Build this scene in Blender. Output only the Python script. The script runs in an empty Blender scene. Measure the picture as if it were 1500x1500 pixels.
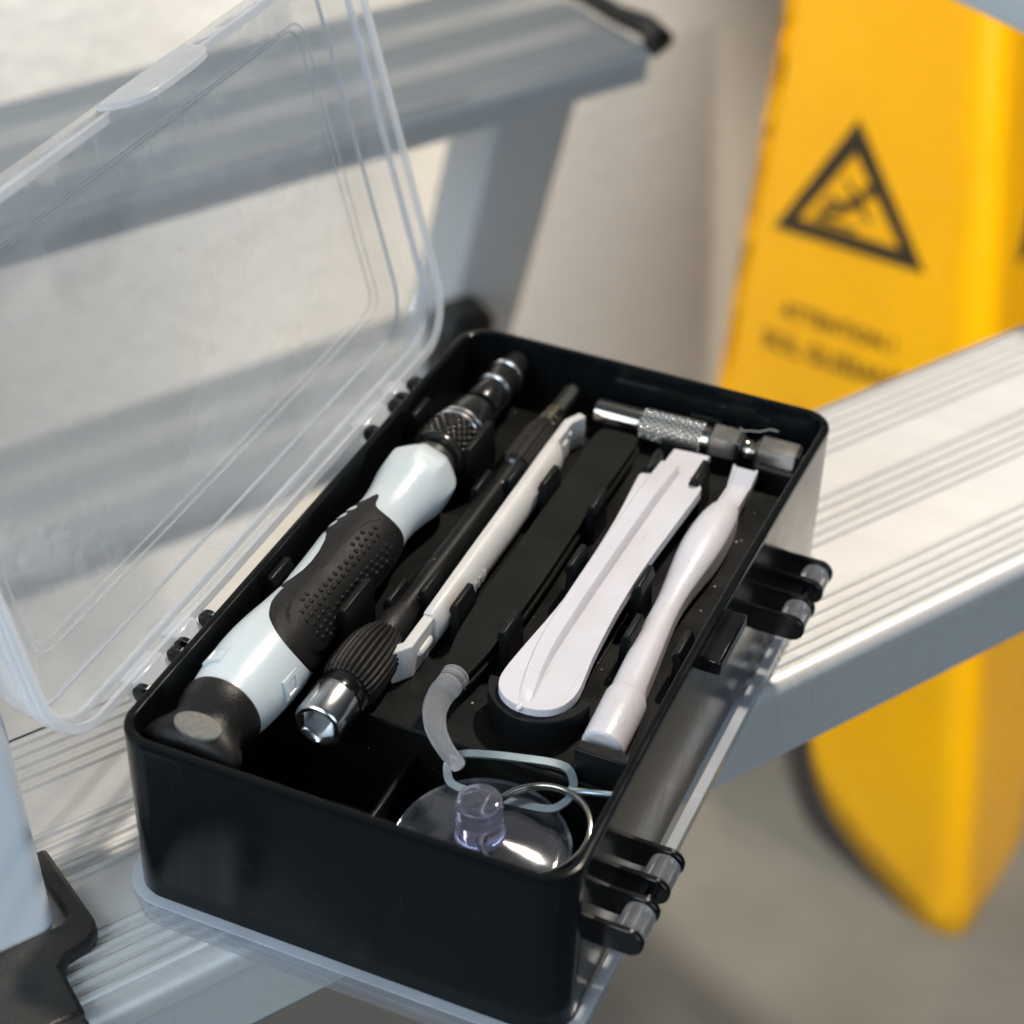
import bpy, bmesh, math, random
from mathutils import Vector, Matrix, Euler
random.seed(7)
sc = bpy.context.scene
COL = sc.collection
S = 0.001                      # everything below is written in millimetres
PI = math.pi
sin, cos, rad = math.sin, math.cos, math.radians
W, L, H = 104.1, 180.0, 45.35  # the black tub

# ------------------------------------------------------------------ materials
def new_mat(name):
    m = bpy.data.materials.new(name); m.use_nodes = True
    nt = m.node_tree; nt.nodes.clear()
    out = nt.nodes.new('ShaderNodeOutputMaterial')
    return m, nt, out

def N(nt, typ, **kw):
    n = nt.nodes.new(typ)
    for k, v in kw.items():
        if k in n.inputs: n.inputs[k].default_value = v
        else: setattr(n, k, v)
    return n

def ramp(nt, fac, stops):
    r = nt.nodes.new('ShaderNodeValToRGB')
    el = r.color_ramp.elements
    while len(el) > 1: el.remove(el[-1])
    el[0].position, el[0].color = stops[0][0], (*stops[0][1], 1)
    for p, c in stops[1:]:
        e = el.new(p); e.color = (*c, 1)
    nt.links.new(fac, r.inputs[0])
    return r.outputs[0]

def principled(name, col, rough=.4, metal=0., spec=.5, noise=None, rvar=0., bump=0., bscale=800., coat=0., specks=0.,
               col2=None, cscale=60., stretch=None, sub=0., aniso=0., scratch=0., scol=(.12, .12, .12), sscale=70.):
    m, nt, out = new_mat(name)
    b = N(nt, 'ShaderNodeBsdfPrincipled')
    b.inputs['Base Color'].default_value = (*col, 1)
    b.inputs['Roughness'].default_value = rough
    b.inputs['Metallic'].default_value = metal
    b.inputs['Specular IOR Level'].default_value = spec
    b.inputs['Coat Weight'].default_value = coat
    b.inputs['Coat Roughness'].default_value = .08
    b.inputs['Anisotropic'].default_value = aniso
    if sub:
        b.inputs['Subsurface Weight'].default_value = sub
        b.inputs['Subsurface Radius'].default_value = (.003, .0025, .0022)
        b.inputs['Subsurface Scale'].default_value = 1.
    tc = N(nt, 'ShaderNodeTexCoord'); vec = tc.outputs['Object']
    if stretch:
        mp = N(nt, 'ShaderNodeMapping'); mp.inputs['Scale'].default_value = stretch[:3]
        if len(stretch) > 3: mp.inputs['Rotation'].default_value = (0, 0, stretch[3])
        nt.links.new(vec, mp.inputs[0]); vec = mp.outputs[0]
    base = None
    if col2 is not None:
        n1 = N(nt, 'ShaderNodeTexNoise', Scale=cscale, Detail=5.); nt.links.new(vec, n1.inputs['Vector'])
        base = ramp(nt, n1.outputs[0], [(.35, col), (.68, col2)])
    if specks:
        v = N(nt, 'ShaderNodeTexVoronoi', Scale=specks); nt.links.new(vec, v.inputs['Vector'])
        n2 = N(nt, 'ShaderNodeTexNoise', Scale=specks * .31, Detail=2.); nt.links.new(vec, n2.inputs['Vector'])
        ad = N(nt, 'ShaderNodeMath', operation='SUBTRACT'); nt.links.new(v.outputs['Distance'], ad.inputs[0])
        mu = N(nt, 'ShaderNodeMath', operation='MULTIPLY_ADD'); nt.links.new(n2.outputs[0], mu.inputs[0])
        mu.inputs[1].default_value = .9; mu.inputs[2].default_value = -.52
        nt.links.new(mu.outputs[0], ad.inputs[1])
        f = N(nt, 'ShaderNodeMapRange'); nt.links.new(ad.outputs[0], f.inputs[0])
        f.inputs[1].default_value = .02; f.inputs[2].default_value = .07; f.inputs[3].default_value = 1.; f.inputs[4].default_value = 0.
        mx = N(nt, 'ShaderNodeMix', data_type='RGBA'); nt.links.new(f.outputs[0], mx.inputs[0])
        if base is not None: nt.links.new(base, mx.inputs[6])
        else: mx.inputs[6].default_value = (*col, 1)
        mx.inputs[7].default_value = (.32, .31, .29, 1)
        base = mx.outputs[2]
    sf = None
    if scratch:
        tot = None
        for rot, sc3 in ((.5, (1., 26., 1.)), (-.9, (22., 1., 1.))):
            mp = N(nt, 'ShaderNodeMapping'); mp.inputs['Scale'].default_value = sc3; mp.inputs['Rotation'].default_value = (.3, .2, rot)
            nt.links.new(tc.outputs['Object'], mp.inputs[0])
            ns = N(nt, 'ShaderNodeTexNoise', Scale=sscale, Detail=1.); nt.links.new(mp.outputs[0], ns.inputs['Vector'])
            f = N(nt, 'ShaderNodeMapRange'); nt.links.new(ns.outputs[0], f.inputs[0]); f.inputs[1].default_value = .70; f.inputs[2].default_value = .76
            if tot is None: tot = f.outputs[0]
            else:
                mxx = N(nt, 'ShaderNodeMath', operation='MAXIMUM'); nt.links.new(tot, mxx.inputs[0]); nt.links.new(f.outputs[0], mxx.inputs[1]); tot = mxx.outputs[0]
        sm = N(nt, 'ShaderNodeMath', operation='MULTIPLY'); nt.links.new(tot, sm.inputs[0]); sm.inputs[1].default_value = scratch; sf = sm.outputs[0]
        mx = N(nt, 'ShaderNodeMix', data_type='RGBA'); nt.links.new(sf, mx.inputs[0])
        if base is not None: nt.links.new(base, mx.inputs[6])
        else: mx.inputs[6].default_value = (*col, 1)
        mx.inputs[7].default_value = (*scol, 1); base = mx.outputs[2]
    if base is not None: nt.links.new(base, b.inputs['Base Color'])
    if rvar:
        n3 = N(nt, 'ShaderNodeTexNoise', Scale=90., Detail=6.); nt.links.new(vec, n3.inputs['Vector'])
        f = N(nt, 'ShaderNodeMapRange'); nt.links.new(n3.outputs[0], f.inputs[0])
        f.inputs[1].default_value = .3; f.inputs[2].default_value = .7
        f.inputs[3].default_value = max(rough - rvar, .02); f.inputs[4].default_value = rough + rvar
        nt.links.new(f.outputs[0], b.inputs['Roughness'])
    if bump:
        n4 = N(nt, 'ShaderNodeTexNoise', Scale=bscale, Detail=3.); nt.links.new(vec, n4.inputs['Vector'])
        bp = N(nt, 'ShaderNodeBump', Strength=bump, Distance=.0004); nt.links.new(n4.outputs[0], bp.inputs['Height'])
        nt.links.new(bp.outputs[0], b.inputs['Normal'])
    nt.links.new(b.outputs[0], out.inputs[0])
    return m

def clear(name, white=.12, tint=(.96, .97, .98), rough=.05, edge=.25, fres=.75, bumpy=0., wcol=(.86, .89, .93)):
    """thin clear polypropylene: see-through, a Fresnel gloss, and a milky share that grows at glancing angles"""
    m, nt, out = new_mat(name)
    tr = N(nt, 'ShaderNodeBsdfTransparent'); tr.inputs[0].default_value = (*tint, 1)
    gl = N(nt, 'ShaderNodeBsdfGlossy'); gl.inputs['Roughness'].default_value = rough
    df = N(nt, 'ShaderNodeBsdfDiffuse'); df.inputs[0].default_value = (*wcol, 1)
    tl = N(nt, 'ShaderNodeBsdfTranslucent'); tl.inputs[0].default_value = (*wcol, 1)
    mk = N(nt, 'ShaderNodeMixShader'); mk.inputs[0].default_value = .5
    nt.links.new(df.outputs[0], mk.inputs[1]); nt.links.new(tl.outputs[0], mk.inputs[2])
    lw = N(nt, 'ShaderNodeLayerWeight'); lw.inputs[0].default_value = .5
    p5 = N(nt, 'ShaderNodeMath', operation='POWER'); nt.links.new(lw.outputs['Facing'], p5.inputs[0]); p5.inputs[1].default_value = 4.
    fr = N(nt, 'ShaderNodeMath', operation='MULTIPLY_ADD'); nt.links.new(p5.outputs[0], fr.inputs[0])
    fr.inputs[1].default_value = fres; fr.inputs[2].default_value = .035
    p2 = N(nt, 'ShaderNodeMath', operation='POWER'); nt.links.new(lw.outputs['Facing'], p2.inputs[0]); p2.inputs[1].default_value = 2.5
    wf = N(nt, 'ShaderNodeMath', operation='MULTIPLY_ADD'); nt.links.new(p2.outputs[0], wf.inputs[0])
    wf.inputs[1].default_value = edge; wf.inputs[2].default_value = white
    tc = N(nt, 'ShaderNodeTexCoord')
    n = N(nt, 'ShaderNodeTexNoise', Scale=38., Detail=5.); nt.links.new(tc.outputs['Object'], n.inputs['Vector'])
    f = N(nt, 'ShaderNodeMapRange'); nt.links.new(n.outputs[0], f.inputs[0])
    f.inputs[1].default_value = .3; f.inputs[2].default_value = .7; f.inputs[3].default_value = .75; f.inputs[4].default_value = 1.25
    wm = N(nt, 'ShaderNodeMath', operation='MULTIPLY'); nt.links.new(wf.outputs[0], wm.inputs[0]); nt.links.new(f.outputs[0], wm.inputs[1])
    mp = N(nt, 'ShaderNodeMapping'); mp.inputs['Scale'].default_value = (1., 9., 3.); mp.inputs['Rotation'].default_value = (.4, .9, .5)
    nt.links.new(tc.outputs['Object'], mp.inputs[0])
    ns = N(nt, 'ShaderNodeTexNoise', Scale=34., Detail=2.); nt.links.new(mp.outputs[0], ns.inputs['Vector'])
    fs = N(nt, 'ShaderNodeMapRange'); nt.links.new(ns.outputs[0], fs.inputs[0]); fs.inputs[1].default_value = .62; fs.inputs[2].default_value = .74
    fs.inputs[3].default_value = 0.; fs.inputs[4].default_value = .07
    wa = N(nt, 'ShaderNodeMath', operation='ADD'); nt.links.new(wm.outputs[0], wa.inputs[0]); nt.links.new(fs.outputs[0], wa.inputs[1]); wm = wa
    m1 = N(nt, 'ShaderNodeMixShader'); nt.links.new(wm.outputs[0], m1.inputs[0])
    nt.links.new(tr.outputs[0], m1.inputs[1]); nt.links.new(mk.outputs[0], m1.inputs[2])
    m2 = N(nt, 'ShaderNodeMixShader'); nt.links.new(fr.outputs[0], m2.inputs[0])
    nt.links.new(m1.outputs[0], m2.inputs[1]); nt.links.new(gl.outputs[0], m2.inputs[2])
    if bumpy:
        nb = N(nt, 'ShaderNodeTexNoise', Scale=45., Detail=3.); nt.links.new(tc.outputs['Object'], nb.inputs['Vector'])
        bp = N(nt, 'ShaderNodeBump', Strength=bumpy, Distance=.002); nt.links.new(nb.outputs[0], bp.inputs['Height'])
        nt.links.new(bp.outputs[0], gl.inputs['Normal'])
    nt.links.new(m2.outputs[0], out.inputs[0])
    return m

def glass(name, tint, rough=.02, milk=0., ior=1.49):
    m, nt, out = new_mat(name)
    b = N(nt, 'ShaderNodeBsdfPrincipled')
    b.inputs['Base Color'].default_value = (*tint, 1); b.inputs['Roughness'].default_value = rough
    b.inputs['Transmission Weight'].default_value = 1.; b.inputs['IOR'].default_value = ior
    last = b.outputs[0]
    if milk:
        d = N(nt, 'ShaderNodeBsdfTranslucent'); d.inputs[0].default_value = (.9, .92, .96, 1)
        d2 = N(nt, 'ShaderNodeBsdfDiffuse'); d2.inputs[0].default_value = (.9, .92, .96, 1)
        k = N(nt, 'ShaderNodeMixShader'); nt.links.new(d.outputs[0], k.inputs[1]); nt.links.new(d2.outputs[0], k.inputs[2])
        x = N(nt, 'ShaderNodeMixShader'); x.inputs[0].default_value = milk
        nt.links.new(last, x.inputs[1]); nt.links.new(k.outputs[0], x.inputs[2]); last = x.outputs[0]
    nt.links.new(last, out.inputs[0])
    return m

def stucco(name):
    m, nt, out = new_mat(name)
    b = N(nt, 'ShaderNodeBsdfPrincipled'); b.inputs['Roughness'].default_value = .85
    b.inputs['Specular IOR Level'].default_value = .15
    tc = N(nt, 'ShaderNodeTexCoord')
    n1 = N(nt, 'ShaderNodeTexNoise', Scale=4., Detail=4.); nt.links.new(tc.outputs['Object'], n1.inputs['Vector'])
    nt.links.new(ramp(nt, n1.outputs[0], [(.3, (.70, .66, .60)), (.7, (.76, .73, .68))]), b.inputs['Base Color'])
    n2 = N(nt, 'ShaderNodeTexNoise', Scale=95., Detail=6., Roughness=.62); nt.links.new(tc.outputs['Object'], n2.inputs['Vector'])
    bp = N(nt, 'ShaderNodeBump', Strength=.28, Distance=.003); nt.links.new(n2.outputs[0], bp.inputs['Height'])
    nt.links.new(bp.outputs[0], b.inputs['Normal'])
    nt.links.new(b.outputs[0], out.inputs[0])
    return m

M = {}
M['tub'] = principled('black_gloss_plastic', (.005, .006, .0065), .16, rvar=.05, bump=.05, bscale=350., spec=.15, scratch=.10, scol=(.05, .05, .05), sscale=45.)
M['tray'] = principled('black_tray_plastic', (.007, .0072, .0068), .36, spec=.16, rvar=.1, bump=.12, bscale=900., specks=430.)
M['clip'] = principled('black_clip_plastic', (.005, .0055, .006), .40, spec=.2, bump=.2, bscale=1500., rvar=.08)
M['lug'] = principled('black_shiny_plastic', (.004, .004, .0045), .16, rvar=.05)
M['steel_black'] = principled('blackened_steel', (.018, .018, .017), .22, metal=.35, spec=.6, rvar=.06)
M['knurl_black'] = principled('black_knurled_steel', (.03, .03, .026), .3, metal=.8)
M['tweezer'] = principled('black_coated_steel', (.007, .0085, .007), .40, spec=.14, rvar=.06, bump=.1, bscale=1600., specks=330.)
M['rubber'] = principled('black_rubber', (.008, .0075, .007), .52, spec=.25, bump=.3, bscale=2500., rvar=.08)
M['cap'] = principled('black_cap_plastic', (.008, .0078, .0076), .45, spec=.3, bump=.3, bscale=1800., rvar=.06)
M['facet'] = principled('worn_grey_plastic', (.13, .12, .105), .6, bump=.6, bscale=2600., col2=(.19, .175, .15), cscale=900.)
M['iceblue'] = principled('pale_blue_plastic', (.54, .605, .63), .33, bump=.08, bscale=900., sub=.15, rvar=.05)
M['white'] = principled('white_nylon', (.60, .585, .625), .42, bump=.22, bscale=1100., sub=.12, rvar=.08, col2=(.565, .55, .58), cscale=70., scratch=.35, scol=(.42, .40, .42), sscale=60.)
M['ivory'] = principled('ivory_nylon', (.56, .545, .525), .4, bump=.15, bscale=1400., sub=.12, col2=(.60, .585, .565), cscale=120.)
M['chrome'] = principled('polished_nickel', (.50, .465, .415), .17, metal=1., bump=.04, bscale=1200., rvar=.05)
M['satin_nickel'] = principled('satin_nickel', (.46, .435, .40), .22, metal=1., bump=.05, bscale=1200., rvar=.06)
M['steel'] = principled('bright_steel', (.66, .67, .68), .2, metal=1., rvar=.06)
M['silver'] = principled('silver_band', (.85, .85, .86), .22, metal=1.)
M['brass'] = principled('dark_nickel', (.23, .20, .14), .22, metal=1.)
M['hexsteel'] = principled('grey_hex_steel', (.10, .105, .095), .3, metal=.7)
M['pin'] = principled('satin_steel_wire', (.42, .52, .58), .36, metal=.9, rvar=.08)
M['alu'] = principled('brushed_aluminium', (.655, .65, .635), .44, metal=.3, rvar=.04, bump=.10, bscale=900., stretch=(.05, 1.2, 1.2, -rad(58.7)),
                      col2=(.69, .685, .67), cscale=500., scratch=.14, scol=(.42, .41, .40), sscale=26.)
M['alu_rail'] = principled('anodised_aluminium', (.62, .66, .69), .42, metal=.0, rvar=.05, bump=.06, bscale=700., scratch=.12, scol=(.5, .52, .54), sscale=14.)
M['alu_leg'] = principled('lightened_leg_aluminium', (.74, .76, .77), .45, rvar=.05, bump=.06, bscale=700.)  # rail aluminium with a lighter colour, as the legs get less light
M['bracket'] = principled('worn_black_plastic', (.016, .015, .014), .42, bump=.35, bscale=1100., rvar=.12, col2=(.03, .026, .022), cscale=140.)
M['yellow'] = principled('yellow_plastic', (.95, .49, .001), .22, bump=.06, bscale=90., rvar=.08, col2=(.86, .43, .004), cscale=9., scratch=.12, scol=(.45, .25, .02), sscale=6.)
M['ink'] = principled('black_print', (.03, .022, .01), .45)
M['lint'] = principled('grey_lint', (.5, .5, .48), .8)
M['lid'] = clear('clear_lid_plastic', .10, edge=.60, fres=.8, rough=.05, bumpy=.4)
M['arm'] = clear('milky_hinge_plastic', .62, edge=.25, fres=.5, rough=.2)
M['line'] = clear('clear_moulded_edge', .22, edge=.4, fres=.6, rough=.1)
M['rim'] = clear('clear_rim_plastic', .58, edge=.35, fres=.7, rough=.12)
M['base'] = clear('clear_base_plastic', .10, tint=(.90, .92, .95), edge=.35, fres=.7, rough=.09, bumpy=.1)
M['barrel'] = glass('frosted_barrel', (.98, .985, 1.), .12, .16)
M['knob'] = glass('lavender_pvc', (.60, .60, .90), .05, .07)
M['cup'] = clear('clear_suction_pvc', .075, tint=(.80, .82, .86), edge=.25, fres=.3, rough=.08, bumpy=.15, wcol=(.6, .65, .75))
M['sleeve'] = glass('clear_tip_sleeve', (.95, .95, .95), .18, .22, 1.3)
M['wall'] = stucco('white_stucco')

def floor_mat():
    m, nt, out = new_mat('grey_floor')
    b = N(nt, 'ShaderNodeBsdfPrincipled'); b.inputs['Roughness'].default_value = .5
    tc = N(nt, 'ShaderNodeTexCoord')
    n1 = N(nt, 'ShaderNodeTexNoise', Scale=5., Detail=6.); nt.links.new(tc.outputs['Object'], n1.inputs['Vector'])
    c = ramp(nt, n1.outputs[0], [(.3, (.098, .100, .099)), (.46, (.134, .135, .132)), (.56, (.110, .112, .110)), (.7, (.13, .131, .128))])
    nt.links.new(c, b.inputs['Base Color'])
    nt.links.new(b.outputs[0], out.inputs[0])
    return m
M['floor'] = floor_mat()

# ------------------------------------------------------------------ geometry helpers (mm)
class MB:
    def __init__(s): s.v = []; s.f = []
    def add(s, vs, fs):
        o = len(s.v); s.v += [Vector(p) for p in vs]; s.f += [tuple(i + o for i in f) for f in fs]
    def loft(s, loops, closed=True, cap0=True, cap1=True):
        n = len(loops[0]); o = len(s.v)
        for lp in loops: s.v += [Vector(p) for p in lp]
        m = n if closed else n - 1
        for k in range(len(loops) - 1):
            a, b = o + k * n, o + (k + 1) * n
            for i in range(m):
                j = (i + 1) % n
                s.f.append((a + i, a + j, b + j, b + i))
        if cap0: s.f.append(tuple(o + i for i in reversed(range(n))))
        if cap1: s.f.append(tuple(o + (len(loops) - 1) * n + i for i in range(n)))
    def box(s, c, d, rot=None, top=1., fr=None):
        vs = []
        for z in (-.5, .5):
            k = top if z > 0 else 1.
            for x, y in ((-.5, -.5), (.5, -.5), (.5, .5), (-.5, .5)):
                p = Vector((x * d[0] * k, y * d[1] * k, z * d[2]))
                if rot is not None: p = rot @ p
                vs.append(p + Vector(c))
        s.add(vs, [(0, 3, 2, 1), (4, 5, 6, 7), (0, 1, 5, 4), (1, 2, 6, 5), (2, 3, 7, 6), (3, 0, 4, 7)])
    def prism(s, poly, f0, f1):
        """poly of 2-D points, f0/f1 map (x,y) to 3-D"""
        s.loft([[f0(*p) for p in poly], [f1(*p) for p in poly]])
    def tube(s, path, r, n=16, cap=True, closed=False):
        P = [Vector(p) for p in path]; m = len(P)
        rr = r if isinstance(r, (list, tuple)) else [r] * m
        T = []
        for i in range(m):
            a = P[(i - 1) % m] if closed else P[max(i - 1, 0)]
            b = P[(i + 1) % m] if closed else P[min(i + 1, m - 1)]
            T.append((b - a).normalized())
        u = T[0].orthogonal().normalized(); loops = []
        for i in range(m):
            u = (u - T[i] * u.dot(T[i])).normalized(); w = T[i].cross(u)
            loops.append([P[i] + (u * cos(2 * PI * k / n) + w * sin(2 * PI * k / n)) * rr[i] for k in range(n)])
        if closed: loops.append(loops[0]); s.loft(loops, True, False, False)
        else: s.loft(loops, True, cap, cap)
    def lathe(s, A, D, prof, n=48, up=(0, 0, 1), rm=None, cap=True, phase=0.):
        """prof: (s, r) along D from A; rm(s, theta, r) may change the radius; theta from up"""
        A, D = Vector(A), Vector(D).normalized(); up = Vector(up); up = (up - D * up.dot(D)).normalized(); sd = D.cross(up)
        loops = []
        for t, r in prof:
            lp = []
            for k in range(n):
                th = 2 * PI * k / n + phase
                q = rm(t, th, r) if rm else r
                lp.append(A + D * t + (up * cos(th) + sd * sin(th)) * q)
            loops.append(lp)
        s.loft(loops, True, cap, cap)

ORIG = {}
def obj(name, mb, mat, parent=None, smooth=35., bevel=0., seg=2, sub=0):
    me = bpy.data.meshes.new(name)
    me.from_pydata([p * S for p in mb.v], [], mb.f)
    bm = bmesh.new(); bm.from_mesh(me)
    bmesh.ops.remove_doubles(bm, verts=bm.verts, dist=1e-7)
    bmesh.ops.recalc_face_normals(bm, faces=bm.faces)
    bm.to_mesh(me); bm.free()
    me.materials.append(M[mat] if isinstance(mat, str) else mat)
    if smooth:
        me.polygons.foreach_set('use_smooth', [True] * len(me.polygons))
        me.set_sharp_from_angle(angle=rad(smooth))
    o = bpy.data.objects.new(name, me); COL.objects.link(o)
    if parent is not None:
        o.parent = parent
        if parent.type == 'EMPTY': o.location = -parent.location
    if bevel:
        b = o.modifiers.new('edge', 'BEVEL'); b.width = bevel * S; b.segments = seg; b.limit_method = 'ANGLE'; b.angle_limit = rad(40)
    if sub:
        m = o.modifiers.new('sub', 'SUBSURF'); m.levels = sub; m.render_levels = sub
    return o

def thing(name, label, cat, loc=(0, 0, 0), group=None):
    o = bpy.data.objects.new(name, None); COL.objects.link(o)
    o.empty_display_size = .01
    o.location = Vector(loc) * S
    o['label'] = label; o['category'] = cat
    if group: o['group'] = group
    return o

def tag(o, label, cat, kind=None):
    o['label'] = label; o['category'] = cat
    if kind: o['kind'] = kind

def rrect(x0, x1, y0, y1, r, n=10):
    pts = []
    for cx, cy, a0 in ((x1 - r, y1 - r, 0), (x0 + r, y1 - r, 90), (x0 + r, y0 + r, 180), (x1 - r, y0 + r, 270)):
        for k in range(n + 1):
            a = rad(a0 + 90 * k / n); pts.append((cx + r * cos(a), cy + r * sin(a)))
    return pts
def ring(inset, z, r=8.6):
    # the long latch wall sags inwards a little, as thin moulded walls do
    return [(x - 1.25 * (x / W) * sin(PI * max(0., min(1., y / L))), y, z) for x, y in subdiv(rrect(inset, W - inset, inset, L - inset, max(r - inset, 1.)))]
def subdiv(p, k=8):
    out = []
    for i in range(len(p)):
        a, b = p[i], p[(i + 1) % len(p)]
        m = k if (a[0] - b[0]) ** 2 + (a[1] - b[1]) ** 2 > 400 else 1
        for j in range(m): out.append((a[0] + (b[0] - a[0]) * j / m, a[1] + (b[1] - a[1]) * j / m))
    return out
def smoothstep(t): t = max(0., min(1., t)); return t * t * (3 - 2 * t)
def lerp_prof(keys, n):
    """smooth (cosine-free, Catmull-Rom) resample of (s, r) keys"""
    out = []
    for i in range(len(keys) - 1):
        p0 = keys[max(i - 1, 0)][1]; p1 = keys[i][1]; p2 = keys[i + 1][1]; p3 = keys[min(i + 2, len(keys) - 1)][1]
        for k in range(n):
            t = k / n
            r = .5 * (2 * p1 + (p2 - p0) * t + (2 * p0 - 5 * p1 + 4 * p2 - p3) * t * t + (3 * p1 - p0 - 3 * p2 + p3) * t ** 3)
            out.append((keys[i][0] + (keys[i + 1][0] - keys[i][0]) * t, r))
    out.append(keys[-1]); return out
def curve_pts(pts, n):
    P = [Vector(p) for p in pts]; out = []
    for i in range(len(P) - 1):
        a, b, c, d = P[max(i - 1, 0)], P[i], P[i + 1], P[min(i + 2, len(P) - 1)]
        for k in range(n):
            t = k / n
            out.append(.5 * ((2 * b) + (c - a) * t + (2 * a - 5 * b + 4 * c - d) * t * t + (3 * b - a - 3 * c + d) * t ** 3))
    out.append(P[-1]); return out
def text_mesh(body, size, fmap, depth, name, mat, parent, offset=0.):
    cu = bpy.data.curves.new(name, 'FONT'); cu.body = body; cu.size = 1.; cu.extrude = 0.; cu.offset = offset
    cu.align_x = 'CENTER'; cu.resolution_u = 3
    t = bpy.data.objects.new(name, cu); COL.objects.link(t)
    dg = bpy.context.evaluated_depsgraph_get()
    me = bpy.data.meshes.new_from_object(t.evaluated_get(dg))
    bpy.data.objects.remove(t)
    mb = MB(); n = len(me.vertices)
    bm = bmesh.new(); bm.from_mesh(me)
    bmesh.ops.subdivide_edges(bm, edges=[e for e in bm.edges if e.calc_length() > .25], cuts=2)
    bmesh.ops.triangulate(bm, faces=bm.faces)
    r = bmesh.ops.extrude_face_region(bm, geom=list(bm.faces))
    top = {v for v in r['geom'] if isinstance(v, bmesh.types.BMVert)}
    bm.verts.index_update()
    mb.v = [Vector(fmap(v.co.x * size, v.co.y * size, depth if v in top else 0.)) for v in bm.verts]
    mb.f = [tuple(v.index for v in f.verts) for f in bm.faces]
    bm.free(); bpy.data.meshes.remove(me)
    return obj(name, mb, mat, parent, smooth=30.)

# ------------------------------------------------------------------ the tool box
box = thing('tool_box', 'open black plastic tool box with clear hinged lid, standing skewed across the aluminium step', 'tool box', (W / 2, L / 2, -10))
mb = MB()
mb.loft([ring(2.6, -3.9), ring(1.9, -3.5), ring(1.6, -.9), ring(.55, -.5), ring(.4, .4), ring(.1, 43), ring(0, 44.6), ring(.15, 45.15), ring(.5, H), ring(1.8, H), ring(2.15, 45.1), ring(2.3, 44), ring(2.9, 12)])
obj('tub', mb, 'tub', box, 40)
# inner tray
ZT = 29.3
mb = MB()
tr = [p for p in rrect(2.35, W - 2.35, 43, L - 2.35, 7.6)]
tr2 = []
for x, y in tr:                      # square front corners
    if y < 50.7: x = 2.35 if x < 20 else W - 2.35 if x > 84 else x; y = 43.
    tr2.append((x, y))
tr2 = [p for i, p in enumerate(tr2) if i == 0 or (Vector(p) - Vector(tr2[i - 1])).length > 1e-4]
mb.prism(tr2, lambda x, y: (x, y, 12.), lambda x, y: (x, y, ZT))
mb.box((52, 43.4, ZT + .35), (99, 1.0, .7))
mb.box((78, 100, ZT + .2), (.8, 90, .5)); mb.box((62, 110, ZT + .2), (.8, 110, .5)); mb.box((26.5, 95, ZT + .3), (.8, 85, .6))
for x, y in ((82, 120), (61.5, 104), (61.5, 78), (60, 128), (80.5, 97), (29, 118), (84.5, 92)):
    mb.lathe((x, y, ZT - .2), (0, 0, 1), [(0, 1.1), (3.2, 1.0), (3.6, .7)], 14)
obj('tray', mb, 'tray', box, 30, .25)
mb = MB(); mb.box((50.0, 25, 17), (1.5, 42, 12.), top=.995)
obj('bin_divider', mb, 'tray', box, 30, .5)
mb = MB()   # cradle for the wide pry blade: an open C
cx, cy = 72.5, 60.5
arc_o, arc_i = [], []
for k in range(33):
    a = rad(186 + 172 * k / 32)
    arc_o.append((cx + 11.9 * cos(a), cy + 11.9 * sin(a))); arc_i.append((cx + 9.6 * cos(a), cy + 9.6 * sin(a)))
mb.prism(arc_o + arc_i[::-1], lambda x, y: (x, y, ZT - .2), lambda x, y: (x, y, 37.2))
obj('cradle', mb, 'clip', box, 35, .25)

def clip(x, y, ztop, wx=2.2, ly=9., kind='post', side=1):
    """a moulded post: a tapered slab with a chamfered head leaning over the tool"""
    mb = MB(); h = ztop - ZT + .3; z0 = ZT - .3
    hx = wx / 2
    prof = [(-hx - .5, 0), (hx + .5, 0), (hx, h * .70), (hx + .7 * side * (side > 0), h * .82), (hx * .6 + .3 * side, h), (-hx * .6 + .3 * side, h), (-hx + .7 * side * (side < 0), h * .82), (-hx, h * .70)]
    mb.prism(prof, lambda a, b: (x + a, y - ly / 2 + .0 * b, z0 + b), lambda a, b: (x + a, y + ly / 2, z0 + b))
    return obj('clip', mb, 'clip', box, 20, .35)
for a in ((3.6, 141, 43, 2.6, 9, 1), (3.2, 66.5, 43, 2.6, 9, 1), (24.2, 133.5, 44.5, 2.6, 14, -1), (25.6, 63, 45.2, 2.6, 13, -1),
          (30.0, 121.5, 40.5), (36.4, 128.5, 40.5), (30.0, 73.8, 40.5), (36.3, 80.2, 40.5),
          (45.2, 130, 41), (45.4, 78.0, 41), (58.8, 127, 40.5), (59.0, 74.5, 40.5), (63.4, 103.5, 40.5), (66.0, 148, 40.8), (78.6, 147.6, 41.5), (80.6, 101, 42),
          (84.0, 85.6, 40), (97.0, 85, 40)):
    clip(*a[:3], *(a[3:5] if len(a) > 3 else (2.2, 9.)), side=a[5] if len(a) > 5 else random.choice((-1, 1)))
for x, y, z, wx in ((70.5, 176.2, 37.5, 9), (93.0, 164.4, 34.3, 11), (66.5, 164.6, 35.0, 9)):
    mb = MB(); mb.box((x, y, (ZT + z) / 2), (wx, 1.7, z - ZT + .6)); obj('clip', mb, 'clip', box, 30, .4)
mb = MB(); mb.box((92.6, 46.6, (ZT + 37.6) / 2 - .2), (12.2, 3.4, 37.6 - ZT)); obj('end_stop', mb, 'clip', box, 30, .5)
# rail on the latch side
mb = MB(); mb.box((W + .6, 89.5, 39.2), (5., 19, 4.0)); obj('latch_rail', mb, 'lug', box, 30, .6)

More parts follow.
